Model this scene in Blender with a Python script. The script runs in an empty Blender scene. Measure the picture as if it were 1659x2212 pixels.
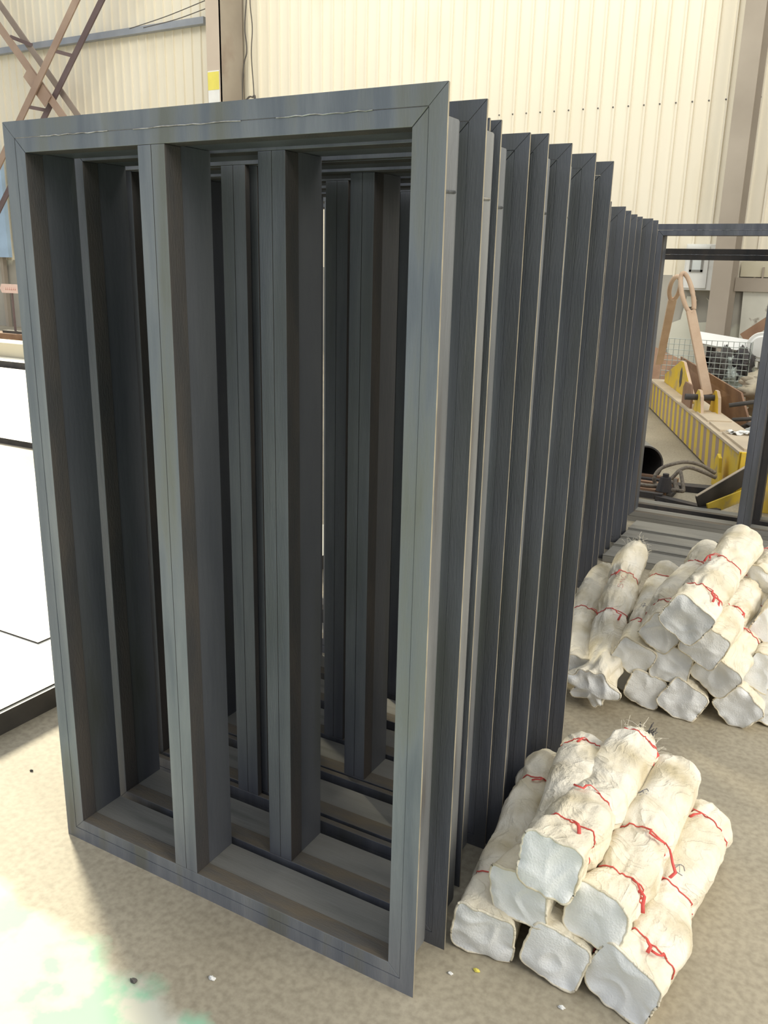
import bpy, bmesh, math, random
from mathutils import Vector, Matrix, noise
R_ = random.Random(7)
sc = bpy.context.scene
COL = sc.collection
HC = 1.55
FPX = 1833.0

# ---------------------------------------------------------------- camera
RM = Matrix(((0.86944555, 0.15451945, -0.46924213),
             (0.49352548, -0.22879971, 0.83909671),
             (0.0222943, -0.96113185, -0.27518817)))      # columns: image right, image down, forward
cam_d = bpy.data.cameras.new('camera')
cam = bpy.data.objects.new('camera', cam_d)
COL.objects.link(cam)
rx, dn, fw = RM.col[0], RM.col[1], RM.col[2]
m = Matrix((rx, -dn, -fw)).transposed().to_4x4()
m.translation = (0, 0, HC)
cam.matrix_world = m
cam_d.sensor_fit = 'VERTICAL'
cam_d.sensor_height = 36.0
cam_d.lens = FPX / 2212 * 36.0
cam_d.clip_end = 200
sc.camera = cam

# ---------------------------------------------------------------- light and exposure
sc.view_settings.view_transform = 'Standard'
sc.view_settings.look = 'None'
sc.view_settings.gamma = 1
sc.view_settings.use_curve_mapping = False
sc.view_settings.exposure = 0.55
w = bpy.data.worlds.new('world'); sc.world = w
w.use_nodes = True
bg = w.node_tree.nodes['Background']
_tc = w.node_tree.nodes.new('ShaderNodeTexCoord'); _sx = w.node_tree.nodes.new('ShaderNodeSeparateXYZ')
w.node_tree.links.new(_tc.outputs['Generated'], _sx.inputs[0])
_rp = w.node_tree.nodes.new('ShaderNodeValToRGB')
_rp.color_ramp.elements[0].position = 0.0; _rp.color_ramp.elements[0].color = (.58, .59, .62, 1)   # dim hall at eye level
_rp.color_ramp.elements[1].position = 0.75; _rp.color_ramp.elements[1].color = (.86, .91, .98, 1)   # roof lights overhead
w.node_tree.links.new(_sx.outputs[2], _rp.inputs[0]); w.node_tree.links.new(_rp.outputs[0], bg.inputs[0])
bg.inputs[1].default_value = 0.60
sd = bpy.data.lights.new('sun', 'SUN')
sd.energy = 4.4; sd.angle = math.radians(9); sd.color = (1, 0.91, 0.68)
sun = bpy.data.objects.new('sun', sd); COL.objects.link(sun)
sun.rotation_euler = Vector((0.857, -0.515, -0.52)).to_track_quat('-Z', 'Y').to_euler()
# daylight from the roof lights above the wall side of the hall and from the open bay on the right
def area(name, loc, tgt, sx, sy, e, col):
    l = bpy.data.lights.new(name, 'AREA'); l.shape = 'RECTANGLE'
    l.size = sx; l.size_y = sy; l.energy = e; l.color = col
    o = bpy.data.objects.new(name, l); COL.objects.link(o)
    o.location = loc
    o.rotation_euler = (Vector(tgt) - Vector(loc)).to_track_quat('-Z', 'Y').to_euler()
area('roof_light', (-5, 8.5, 9.5), (-6, 14, 2.5), 16, 2.5, 460, (1, 0.95, 0.82))
area('bay_daylight', (5.5, 1.2, 4.2), (-0.4, 2.4, 0.2), 5, 3, 340, (1, 0.93, 0.8))

# ---------------------------------------------------------------- pixel to place
CX, CY = 1659 / 2, 2212 / 2
def ray(px, py): return RM @ Vector((px - CX, py - CY, FPX))
def onZ(px, py, z=0.0):
    d = ray(px, py); return Vector((0, 0, HC)) + d * ((z - HC) / d.z)
def onY(px, py, y):
    d = ray(px, py); return Vector((0, 0, HC)) + d * (y / d.y)

# ---------------------------------------------------------------- materials
def mat(name, c1, c2=None, scale=4, rough=0.6, metal=0.0, bump=0.0, bscale=60, stretch=(1, 1, 1), detail=6,
        c3=None, s3=1.2, t3=(0.55, 0.7), contrast=(0.35, 0.65)):
    m = bpy.data.materials.new(name); m.use_nodes = True
    nt = m.node_tree; N = nt.nodes; L = nt.links
    b = N['Principled BSDF']
    b.inputs['Roughness'].default_value = rough
    b.inputs['Metallic'].default_value = metal
    if c2 is None: c2 = tuple(x * 0.88 for x in c1)
    tc = N.new('ShaderNodeTexCoord'); mp = N.new('ShaderNodeMapping')
    mp.inputs['Scale'].default_value = stretch
    L.new(tc.outputs['Object'], mp.inputs[0])
    n = N.new('ShaderNodeTexNoise'); n.inputs['Scale'].default_value = scale; n.inputs['Detail'].default_value = detail
    L.new(mp.outputs[0], n.inputs[0])
    r = N.new('ShaderNodeValToRGB'); e = r.color_ramp.elements
    e[0].position, e[1].position = contrast
    e[0].color = (*c1, 1); e[1].color = (*c2, 1)
    L.new(n.outputs[0], r.inputs[0]); out = r.outputs[0]
    if c3:
        n3 = N.new('ShaderNodeTexNoise'); n3.inputs['Scale'].default_value = s3; n3.inputs['Detail'].default_value = 8
        L.new(mp.outputs[0], n3.inputs[0])
        r3 = N.new('ShaderNodeValToRGB'); r3.color_ramp.elements[0].position, r3.color_ramp.elements[1].position = t3
        L.new(n3.outputs[0], r3.inputs[0])
        mx = N.new('ShaderNodeMix'); mx.data_type = 'RGBA'
        L.new(r3.outputs[0], mx.inputs[0]); L.new(out, mx.inputs[6]); mx.inputs[7].default_value = (*c3, 1)
        out = mx.outputs[2]
    L.new(out, b.inputs['Base Color'])
    if bump:
        nb = N.new('ShaderNodeTexNoise'); nb.inputs['Scale'].default_value = bscale; nb.inputs['Detail'].default_value = 4
        L.new(mp.outputs[0], nb.inputs[0])
        bp = N.new('ShaderNodeBump'); bp.inputs['Strength'].default_value = bump; bp.inputs['Distance'].default_value = 0.01
        L.new(nb.outputs[0], bp.inputs['Height']); L.new(bp.outputs[0], b.inputs['Normal'])
    return m

M = {}
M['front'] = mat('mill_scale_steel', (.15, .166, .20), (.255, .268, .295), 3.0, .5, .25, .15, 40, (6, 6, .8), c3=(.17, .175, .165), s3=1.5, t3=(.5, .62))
M['front_shaded'] = mat('shaded_mill_scale_steel', (.10, .108, .132), (.15, .158, .18), 3.0, .5, .25, .15, 40, (6, 6, .8), c3=(.095, .10, .10), s3=1.1, t3=(.5, .68))  # shade among the rear frames put into a darker copy of the front steel
M['plate'] = mat('plate_steel', (.10, .108, .128), (.145, .152, .17), 2.0, .5, .35, .1, 30, (3, 3, .7), c3=(.10, .105, .095), s3=1.6)
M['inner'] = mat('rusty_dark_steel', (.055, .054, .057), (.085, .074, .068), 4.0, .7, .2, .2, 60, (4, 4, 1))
M['sill'] = mat('dusty_rusty_steel', (.17, .14, .10), (.12, .115, .105), 6.0, .75, .1, .2, 60, (1, 6, 6))
M['body'] = mat('bare_tube_steel', (.30, .31, .32), (.20, .205, .21), 2.0, .42, .5, .1, 30, (6, 6, .9), c3=(.15, .12, .10), s3=2.0, t3=(.6, .75))
M['edge'] = mat('sheared_steel_edge', (.42, .37, .27), (.24, .21, .16), 6, .6, .2, 0, 1, (3, 3, 2))
M['weld'] = mat('weld_bead', (.45, .46, .47), (.2, .2, .2), 50, .3, .8)
M['canvas'] = mat('cream_canvas', (.79, .72, .56), (.88, .83, .71), 5, .8, 0, .25, 240, c3=(.56, .48, .31), s3=8, t3=(.46, .74))
def crease(m):
    nt = m.node_tree; N = nt.nodes; L = nt.links; b = N['Principled BSDF']
    tc = N.new('ShaderNodeTexCoord'); oi = N.new('ShaderNodeObjectInfo'); ad = N.new('ShaderNodeVectorMath'); ad.operation = 'MULTIPLY_ADD'
    L.new(oi.outputs['Random'], ad.inputs[0]); ad.inputs[1].default_value = (9, 5, 7); L.new(tc.outputs['Object'], ad.inputs[2])
    n = N.new('ShaderNodeTexNoise'); n.inputs['Scale'].default_value = 8; n.inputs['Detail'].default_value = 3; n.inputs['Distortion'].default_value = 1.4
    L.new(ad.outputs[0], n.inputs[0])
    a = N.new('ShaderNodeMath'); a.operation = 'SUBTRACT'; a.inputs[1].default_value = .5; L.new(n.outputs[0], a.inputs[0])
    c = N.new('ShaderNodeMath'); c.operation = 'ABSOLUTE'; L.new(a.outputs[0], c.inputs[0])
    e = N.new('ShaderNodeMath'); e.operation = 'POWER'; e.inputs[1].default_value = .55; L.new(c.outputs[0], e.inputs[0])
    bp = N.new('ShaderNodeBump'); bp.inputs['Strength'].default_value = .75; bp.inputs['Distance'].default_value = .012; bp.invert = True
    L.new(e.outputs[0], bp.inputs['Height'])
    old = b.inputs['Normal'].links[0].from_node; L.new(bp.outputs[0], old.inputs['Normal'])
crease(M['canvas'])
M['panel'] = mat('dusty_white_canvas', (.84, .86, .87), (.90, .91, .90), 8, .9, 0, .25, 200, c3=(.77, .78, .76), s3=22, t3=(.55, .9))
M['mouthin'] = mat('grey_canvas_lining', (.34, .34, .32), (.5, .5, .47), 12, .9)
M['red'] = mat('red_plastic_tie', (.72, .10, .08), (.6, .07, .06), 10, .5)
M['thread'] = mat('frayed_cotton', (.7, .66, .55), None, 10, .9)
M['ink'] = mat('grey_ink', (.25, .25, .28), None, 10, .9)
M['redink'] = mat('faint_red_ink', (.75, .40, .34), None, 10, .9)
M['rust'] = mat('rusty_brown_steel', (.26, .15, .09), (.34, .21, .13), 5, .8, 0, .2, 40, c3=(.2, .12, .08), s3=2)
M['tanbar'] = mat('dusty_tan_bar', (.52, .36, .24), (.62, .46, .32), 5, .8, 0, .15, 40)
M['brace'] = mat('brace_brown_paint', (.36, .25, .19), (.44, .32, .24), 2, .7)
M['bracedark'] = mat('brace_dark_paint', (.13, .09, .09), (.18, .13, .13), 2, .7)
M['dust'] = mat('dust_covered_steel', (.60, .50, .36), (.50, .42, .31), 3, .85, 0, .1, 60)
M['yellow'] = mat('worn_yellow_paint', (.80, .56, .03), (.70, .50, .08), 4, .6, 0, .1, 40, c3=(.42, .33, .22), s3=7, t3=(.55, .72))
M['black'] = mat('black_paint', (.035, .033, .03), (.07, .06, .05), 5, .6)
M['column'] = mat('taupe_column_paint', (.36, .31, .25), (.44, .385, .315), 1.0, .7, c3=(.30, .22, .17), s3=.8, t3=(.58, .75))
M['columnlit'] = mat('lit_column_paint', (.50, .41, .33), (.56, .47, .38), 1.0, .7)  # light on the column's front face put into a paler tone
M['whitemetal'] = mat('white_enamel', (.80, .80, .76), (.72, .72, .68), 2, .45, c3=(.6, .6, .55), s3=2)
M['grey'] = mat('grey_steel', (.22, .215, .195), (.29, .285, .26), 3, .55, .2, .1, 30, (.6, 6, 6), c3=(.2, .2, .18), s3=3)
M['rope'] = mat('wire_rope', (.20, .165, .13), (.30, .26, .2), 60, .7, .2, .5, 200)
M['foil'] = mat('silver_foil', (.7, .7, .68), (.5, .52, .52), 10, .25, .9, .4, 30)
M['blue'] = mat('light_blue_paint', (.45, .62, .82), None, 3, .6)
M['bluerail'] = mat('blue_grey_girt', (.28, .31, .36), (.36, .38, .42), 2, .6)
M['tarp'] = mat('grey_tarpaulin', (.42, .44, .43), (.52, .53, .50), 3, .8, 0, .2, 20)
M['cable'] = mat('dark_cable', (.12, .11, .10), None, 5, .7)
M['galv'] = mat('galvanised_wire', (.42, .46, .42), None, 5, .5, .4)
M['sheet'] = mat('bright_steel_sheet', (.82, .80, .72), (.74, .71, .60), 1.2, .5, .0, .03, 10, (1, 3, 1), c3=(.62, .58, .48), s3=1.1, t3=(.6, .8))
M['darkedge'] = mat('dark_plate_edge', (.06, .055, .05), (.10, .09, .08), 6, .7)
M['pink'] = mat('pale_pink_sign', (.85, .62, .55), None, 3, .6)
M['paper'] = mat('white_paper', (.85, .85, .82), None, 3, .7)
M['yellowpaper'] = mat('yellow_print', (.85, .75, .15), None, 3, .7)
M['sack'] = mat('beige_sackcloth', (.50, .44, .32), (.58, .52, .4), 5, .9, 0, .3, 40)

# ---------------------------------------------------------------- helpers
def tag(o, label=None, cat=None, group=None, kind=None):
    if label: o['label'] = label
    if cat: o['category'] = cat
    if group: o['group'] = group
    if kind: o['kind'] = kind
    return o
def thing(name, label, cat, loc=(0, 0, 0), rz=0, group=None):
    o = bpy.data.objects.new(name, None); COL.objects.link(o)
    o.location = loc; o.rotation_euler = (0, 0, rz); o.empty_display_size = .1
    return tag(o, label, cat, group)

class MB:
    def __init__(s): s.v = []; s.f = []; s.mi = []; s.mats = []; s.smooth = False
    def mid(s, m):
        if m not in s.mats: s.mats.append(m)
        return s.mats.index(m)
    def face(s, idx, m): s.f.append(idx); s.mi.append(s.mid(m))
    def box(s, a, b, m, T=None):
        n = len(s.v)
        for x in (a[0], b[0]):
            for y in (a[1], b[1]):
                for z in (a[2], b[2]):
                    p = Vector((x, y, z)); s.v.append(T @ p if T else p)
        for q in ((0, 1, 3, 2), (4, 6, 7, 5), (0, 4, 5, 1), (2, 3, 7, 6), (0, 2, 6, 4), (1, 5, 7, 3)):
            s.face([n + i for i in q], m)
        return s
    def obar(s, p, q, wy, wz, m, up=(0, 0, 1)):          # rectangular bar from p to q
        p = Vector(p); q = Vector(q); d = (q - p); L = d.length; d.normalize()
        side = d.cross(Vector(up)).normalized(); u2 = side.cross(d)
        T = Matrix((d, side, u2)).transposed().to_4x4(); T.translation = p
        return s.box((0, -wy / 2, -wz / 2), (L, wy / 2, wz / 2), m, T)
    def prism(s, poly, h0, h1, m, T=None, mside=None, mcap0=None):        # poly in xy, extruded in z
        n = len(s.v); k = len(poly)
        for h in (h0, h1):
            for x, y in poly:
                p = Vector((x, y, h)); s.v.append(T @ p if T else p)
        s.face([n + i for i in range(k)][::-1], mcap0 or m)
        s.face([n + k + i for i in range(k)], m)
        for i in range(k):
            j = (i + 1) % k
            s.face([n + i, n + j, n + k + j, n + k + i], mside or m)
        return s
    def tube(s, pts, r, m, seg=8, cap=True, closed=False, flat=1.0):
        pts = [Vector(p) for p in pts]; n0 = len(s.v); K = len(pts)
        for i, p in enumerate(pts):
            a = pts[(i - 1) % K] if closed else pts[max(i - 1, 0)]
            b = pts[(i + 1) % K] if closed else pts[min(i + 1, K - 1)]
            d = (b - a).normalized()
            ref = Vector((0, 0, 1)) if abs(d.z) < .9 else Vector((1, 0, 0))
            u = d.cross(ref).normalized(); v = u.cross(d)
            rr = r[i] if isinstance(r, (list, tuple)) else r
            for k in range(seg):
                t = 2 * math.pi * k / seg
                s.v.append(p + u * (rr * math.cos(t)) + v * (rr * flat * math.sin(t)))
        for i in range(K if closed else K - 1):
            i2 = (i + 1) % K
            for k in range(seg):
                k2 = (k + 1) % seg
                s.face([n0 + i * seg + k, n0 + i * seg + k2, n0 + i2 * seg + k2, n0 + i2 * seg + k], m)
        if cap and not closed:
            s.face([n0 + k for k in range(seg)][::-1], m)
            s.face([n0 + (K - 1) * seg + k for k in range(seg)], m)
        return s
    def build(s, name, parent=None, bevel=0, smooth=False, origin=None):
        me = bpy.data.meshes.new(name)
        org = Vector(origin) if origin is not None else Vector((0, 0, 0))
        me.from_pydata([tuple(Vector(p) - org) for p in s.v], [], s.f)
        for mt in s.mats: me.materials.append(mt)
        for p, i in zip(me.polygons, s.mi): p.material_index = i; p.use_smooth = smooth
        bm = bmesh.new(); bm.from_mesh(me); bmesh.ops.recalc_face_normals(bm, faces=bm.faces); bm.to_mesh(me); bm.free()
        me.update()
        o = bpy.data.objects.new(name, me); COL.objects.link(o)
        if parent: o.parent = parent
        o.location = org
        if bevel:
            b = o.modifiers.new('bevel', 'BEVEL'); b.width = bevel; b.segments = 2; b.limit_method = 'ANGLE'
        return o
def struct(o): o['kind'] = 'structure'; return o
def copy_tree(o, parent=None):
    c = o.copy(); COL.objects.link(c); c.parent = parent
    for ch in list(o.children): copy_tree(ch, c)
    return c

# ================================================================ SETTING
# floor: grey-tan concrete with a worn pale green walkway in the foreground
def floor_mat():
    m = mat('concrete_floor', (.33, .29, .215), (.42, .375, .285), 1.6, .62, 0, .04, 30, c3=(.48, .42, .31), s3=.9, t3=(.5, .8))
    nt = m.node_tree; N = nt.nodes; L = nt.links; b = N['Principled BSDF']
    base = b.inputs['Base Color'].links[0].from_socket
    tc = N.new('ShaderNodeTexCoord'); sx = N.new('ShaderNodeSeparateXYZ'); L.new(tc.outputs['Object'], sx.inputs[0])
    # fine speckle and darker stains
    n1 = N.new('ShaderNodeTexNoise'); n1.inputs['Scale'].default_value = 55; n1.inputs['Detail'].default_value = 6
    L.new(tc.outputs['Object'], n1.inputs[0])
    r1 = N.new('ShaderNodeValToRGB'); r1.color_ramp.elements[0].position = .32; r1.color_ramp.elements[1].position = .62
    r1.color_ramp.elements[0].color = (.80, .79, .77, 1); r1.color_ramp.elements[1].color = (1.06, 1.06, 1.05, 1)
    L.new(n1.outputs[0], r1.inputs[0])
    mu = N.new('ShaderNodeMix'); mu.data_type = 'RGBA'; mu.blend_type = 'MULTIPLY'; mu.inputs[0].default_value = 1
    L.new(base, mu.inputs[6]); L.new(r1.outputs[0], mu.inputs[7])
    # walkway mask: y < 1.12 + wobble
    n2 = N.new('ShaderNodeTexNoise'); n2.inputs['Scale'].default_value = 9; n2.inputs['Detail'].default_value = 9
    L.new(tc.outputs['Object'], n2.inputs[0])
    ma = N.new('ShaderNodeMath'); ma.operation = 'MULTIPLY_ADD'; ma.inputs[1].default_value = .16; L.new(n2.outputs[0], ma.inputs[0])
    L.new(sx.outputs[1], ma.inputs[2])
    m2 = N.new('ShaderNodeMath'); m2.operation = 'MULTIPLY_ADD'; m2.inputs[1].default_value = .10
    L.new(sx.outputs[0], m2.inputs[0]); L.new(ma.outputs[0], m2.inputs[2])
    mr = N.new('ShaderNodeMapRange'); mr.inputs['From Min'].default_value = 1.02; mr.inputs['From Max'].default_value = 1.07
    mr.inputs['To Min'].default_value = 1; mr.inputs['To Max'].default_value = 0
    L.new(m2.outputs[0], mr.inputs[0])
    # worn paint
    n3 = N.new('ShaderNodeTexNoise'); n3.inputs['Scale'].default_value = 7; n3.inputs['Detail'].default_value = 10
    L.new(tc.outputs['Object'], n3.inputs[0])
    r3 = N.new('ShaderNodeValToRGB'); r3.color_ramp.elements[0].position = .48; r3.color_ramp.elements[1].position = .56
    L.new(n3.outputs[0], r3.inputs[0])
    pc = N.new('ShaderNodeMix'); pc.data_type = 'RGBA'
    L.new(r3.outputs[0], pc.inputs[0]); pc.inputs[6].default_value = (.60, .60, .50, 1); pc.inputs[7].default_value = (.34, .58, .40, 1)
    fx = N.new('ShaderNodeMix'); fx.data_type = 'RGBA'
    L.new(mr.outputs[0], fx.inputs[0]); L.new(mu.outputs[2], fx.inputs[6]); L.new(pc.outputs[2], fx.inputs[7])
    L.new(fx.outputs[2], b.inputs['Base Color'])
    return m
struct(MB().box((-32, -6, -.2), (12, 14.2, 0), floor_mat()).build('floor'))

# back wall: concrete dado, cream ribbed sheeting above
YW = 14.0
def dado_mat():
    return mat('grey_dado_plaster', (.36, .34, .29), (.47, .45, .39), .9, .85, 0, .2, 20, c3=(.62, .62, .52), s3=.7, t3=(.56, .6))
sheetm = mat('cream_wall_sheeting', (.86, .795, .64), (.90, .84, .70), .5, .5, 0, 0, 1, (1.2, 1, .4), c3=(.78, .70, .54), s3=.9, t3=(.55, .8))
groovem = sheetm
wb = MB()
wb.box((-20, YW, 0), (9, YW + .25, 1.56), dado_mat())
struct(wb.build('wall_back'))
# ribbed sheeting profile extruded vertically
prof = []
x = -20.0
pit = .2325
while x < 9:
    prof += [(x, YW), (x + pit - .045, YW), (x + pit - .036, YW - .035), (x + pit - .009, YW - .035)]
    x += pit
ribs = MB(); n = len(prof)
for (px, py) in prof: ribs.v.append(Vector((px, py + .03, 1.54)))
for (px, py) in prof: ribs.v.append(Vector((px, py + .03, 10.5)))
for (px, py) in prof: ribs.v.append(Vector((px, YW + .2, 1.54)))
for (px, py) in prof: ribs.v.append(Vector((px, YW + .2, 10.5)))
for i in range(n - 1):
    ribs.face([i, i + 1, n + i + 1, n + i], sheetm)
    ribs.face([2 * n + i, 3 * n + i, 3 * n + i + 1, 2 * n + i + 1], sheetm)
    ribs.face([n + i, n + i + 1, 3 * n + i + 1, 3 * n + i], sheetm)
    ribs.face([i, 2 * n + i, 2 * n + i + 1, i + 1], sheetm)
struct(ribs.build('wall_upper'))
# fixing screws in a row
sm = MB()
for k in range(0):
    xx = -20 + pit * (k * 2 + 1) - .02
    if xx > 8: break
scr = MB(); SZ = onY(1250, 237, YW).z
for k in range(44):
    xx = -10.5 + k * pit * 1.0 + .0
    if xx > 0: break
    scr.tube([(xx, YW + .03, SZ), (xx, YW - .012, SZ)], .013, M['cable'], 6)
struct(scr.build('trim_1'))
# blue-grey girt along the left bay
struct(MB().box((-20, YW - .14, 5.93), (-11.9, YW - .02, 6.05), M['bluerail']).build('trim_2'))
# ledge and angle at the right bay
rb = MB(); rb.box((-1.9, YW - .12, 1.50), (9, YW, 1.545), M['column']); rb.box((-1.9, YW - .12, 1.35), (9, YW - .1, 1.50), M['column'])
for k in range(12): rb.box((-1.55 + k * .37, YW - .09, 1.545), (-1.53 + k * .37, YW - .03, 1.70), M['column'])
struct(rb.build('trim_3'))
struct(MB().box((-1.85, YW - .05, 1.56), (9, YW - .02, 1.78), mat('stained_flashing', (.55, .5, .36), (.62, .58, .44), 3, .8)).build('trim_4'))
# columns (H sections)
def column(name, x0, x1, yf, litw, m1, m2):
    b = MB(); xm = (x0 + x1) / 2; t = .02
    b.box((x0, yf, 0), (x1, yf + t, 10.5), m1)
    b.box((x0, YW - .06 - t, 0), (x1, YW - .06, 10.5), m2)
    b.box((xm - t / 2, yf + t, 0), (xm + t / 2, YW - .06 - t, 10.5), m2)
    struct(b.build(name))
cL0 = onY(446, 100, 13.3).x; cL1 = onY(476, 100, 13.3).x
cb = MB()
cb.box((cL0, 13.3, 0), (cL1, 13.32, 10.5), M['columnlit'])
cb.box((cL1 - .02, 13.3, 0), (cL1, YW - .04, 10.5), M['column'])
cb.box((cL0, 13.95, 0), (cL1, 13.97, 10.5), M['column'])
struct(cb.build('trim_5'))
cR0 = onY(1556, 450, 13.45).x; cR1 = onY(1599, 450, 13.45).x
cb = MB()
cb.box((cR0, 13.45, 0), (cR1, 13.47, 10.5), M['column'])
cb.box((cR0, 13.9, 0), (cR1 + .02, 13.92, 10.5), M['column'])
cb.box(((cR0 + cR1) / 2 - .01, 13.47, 0), ((cR0 + cR1) / 2 + .01, 13.9, 10.5), M['column'])
struct(cb.build('trim_6'))

# ================================================================ STEEL FRAMES
FW, FH = 1.097, 1.845
HX = FW / 2
def mitred(prof, side, H, g=.0008):
    """profile points are (inset d, depth y); returns an MB for one mitred member"""
    b = MB(); k = len(prof); c0, c1 = [], []
    for d, y in prof:
        if side == 'left':  a, e = (-HX + d, y, d), (-HX + d, y, H - d - g)
        if side == 'right': a, e = (HX - d, y, d), (HX - d, y, H - d - g)
        if side == 'bottom': a, e = (-HX + d, y, d), (HX - d, y, d)
        if side == 'top': a, e = (-HX + d + g, y, H - d), (HX - d - g, y, H - d)
        c0.append(a); c1.append(e)
    b.v = [Vector(p) for p in c0 + c1]
    return b, k
def member(prof, mats, side, H, name, parent, bevel=0, g=.0008):
    b, k = mitred(prof, side, H, g)
    b.face(list(range(k))[::-1], mats[0]); b.face(list(range(k, 2 * k)), mats[0])
    for i in range(k):
        j = (i + 1) % k
        b.face([i, j, k + j, k + i], mats[i] if i < len(mats) else mats[-1])
    return b.build(name, parent, bevel)
SIDES = ('left', 'right', 'top', 'bottom')
def make_frame(depth=.14, H=FH, mx=None, dark=False, lead=False, greysill=False, mull=True, seed=0):
    root = thing('steel_framework', '-', 'steel frame')
    F, P_, I, B, E, S = M['front'], M['plate'], M['inner'], M['body'], M['edge'], M['sill']
    td = .048 if depth > .05 else .018
    if dark: F = P_ = I  # backlit shade put into the steel colour of the whole frame
    elif not lead: F = M['front_shaded']
    for s in SIDES:
        # flat outer leg of the angle; its outer edge is bare sheared steel
        pr = [(0, 0), (.0342, 0), (.0342, .005), (0, .005)]
        F0 = F
        if greysill and s == 'bottom': F = M['grey']
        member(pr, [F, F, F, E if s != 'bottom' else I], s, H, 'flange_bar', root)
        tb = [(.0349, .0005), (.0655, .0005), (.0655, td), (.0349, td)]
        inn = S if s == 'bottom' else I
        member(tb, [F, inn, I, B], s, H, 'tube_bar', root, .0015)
        F = F0
    if depth > .05:
        for s in SIDES:
            cp = [(.037, .0495), (.0625, .0495), (.0625, depth), (.050, depth), (.0435, depth - .003), (.039, depth - .009), (.037, depth - .018)]
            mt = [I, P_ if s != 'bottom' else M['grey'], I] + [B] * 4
            member(cp, mt, s, H, 'casing_plate', root)
    if mull:
        xa, xb = mx if mx else (-.1445, -.0715); xm = (xa + xb) / 2
        for u, v in ((xa, xm - .0003), (xm + .0003, xb)):
            b = MB(); b.box((u, .0002, .0657), (v, td, H - .0657), F)
            for i in (0, 1): b.mi[-6 + i] = b.mid(I)
            b.build('mullion_tube', root, .0015)
        if depth > .05:
            MB().box((xa + .003, .0495, .0635), (xb - .003, depth, H - .0635), P_).build('mullion_plate', root)
    # irregular weld bead along the seam of the head and on the flank
    rr = random.Random(seed)
    for a, c in ((.08, .28), (.35, .62), (.7, .9)):
        pts = [(-HX + .04 + (FW - .08) * (a + (c - a) * t / 14), -.0004, H - .0345 + rr.uniform(-.0012, .0012)) for t in range(15)]
        MB().tube(pts, .0011, M['weld'], 5).build('weld_bead', root)
    if depth > .05:
        pts = [(HX - .0365, .03, H - .16), (HX - .0355, .07, H - .161), (HX - .0365, depth - .022, H - .159)]
        MB().tube(pts, .003, M['weld'], 6).build('weld_bead', root)
    return root
first = [(1.362, 'd'), (1.522, 'm'), (1.705, 's'), (1.735, 'd'), (1.909, 's'), (1.934, 'm'), (2.093, 'd'), (2.279, 'm'), (2.454, 'd')]
xr = [-.660, -.660, -.732, -.719, -.722, -.688, -.686, -.682, -.684]
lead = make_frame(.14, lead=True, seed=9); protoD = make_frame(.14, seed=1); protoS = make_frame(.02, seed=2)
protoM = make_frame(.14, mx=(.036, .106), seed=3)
used = {}
def put(kind, xright, y, label, group='dark steel frames in the near rank', rz=0):
    if y == 1.362:
        lead.location = (xright - HX, y, 0); tag(lead, label, 'steel frame', group); return lead
    p = {'d': protoD, 's': protoS, 'm': protoM}[kind]
    if kind in used: o = copy_tree(p)
    else: o = p; used[kind] = 1
    o.location = (xright - HX, y, 0); o.rotation_euler = (0, 0, rz)
    tag(o, label, 'steel frame', group); return o
ordn = ['foremost dark steel frame of the row, whole face with mullion in view',
        'second steel frame of the row, directly behind the foremost one',
        'thin steel frame third from the front, slightly set back at its right edge',
        'fourth steel frame from the front, with light rounded flank below its lower corner',
        'thin fifth steel frame from the front, left of two equal mitred tops',
        'sixth steel frame from the front, right of two equal mitred tops',
        'seventh steel frame from the front in the long row',
        'eighth steel frame from the front, last but one of the near rank',
        'ninth steel frame, last of the tall near rank before tops step down']
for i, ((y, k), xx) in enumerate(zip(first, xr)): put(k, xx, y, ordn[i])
second = [(-1.045, 3.77), (-1.058, 4.057), (-1.099, 4.321), (-1.134, 4.586), (-1.15, 4.768), (-1.131, 4.925), (-1.139, 5.09)]
o2 = ['first steel frame of the farther lower-looking rank, beside the tall rank', 'second steel frame of the farther rank behind the tall rank',
      'third steel frame of the farther rank', 'fourth and middle steel frame of the farther rank',
      'fifth steel frame of the farther rank', 'sixth steel frame of the farther rank, last but one',
      'rearmost steel frame of the farther rank, nearest the lone frame post']
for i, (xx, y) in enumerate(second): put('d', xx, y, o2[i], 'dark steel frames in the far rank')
# unseen frames added between the two ranks to block light in the openings
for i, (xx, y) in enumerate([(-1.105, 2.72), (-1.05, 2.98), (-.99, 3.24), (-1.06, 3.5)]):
    put('dmdm'[i], xx, y, ['first added unseen steel frame, next behind the tall near rank', 'second added steel frame, blocking light through the openings before it',
        'third added steel frame, blocking light through the openings before it', 'fourth added steel frame, just before the far rank'][i], 'unseen steel frames added between the ranks')
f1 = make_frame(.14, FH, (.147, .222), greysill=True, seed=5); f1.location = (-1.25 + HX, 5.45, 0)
tag(f1, 'lone steel frame behind white bags, through which the yellow beam shows', 'steel frame')
f2 = make_frame(.14, 1.712, (.232, .305), True, seed=6); f2.location = (-1.30 + HX, 5.68, 0)
tag(f2, 'shorter steel frame standing behind the lone frame, head rail coloured dark for shade', 'steel frame')
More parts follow.
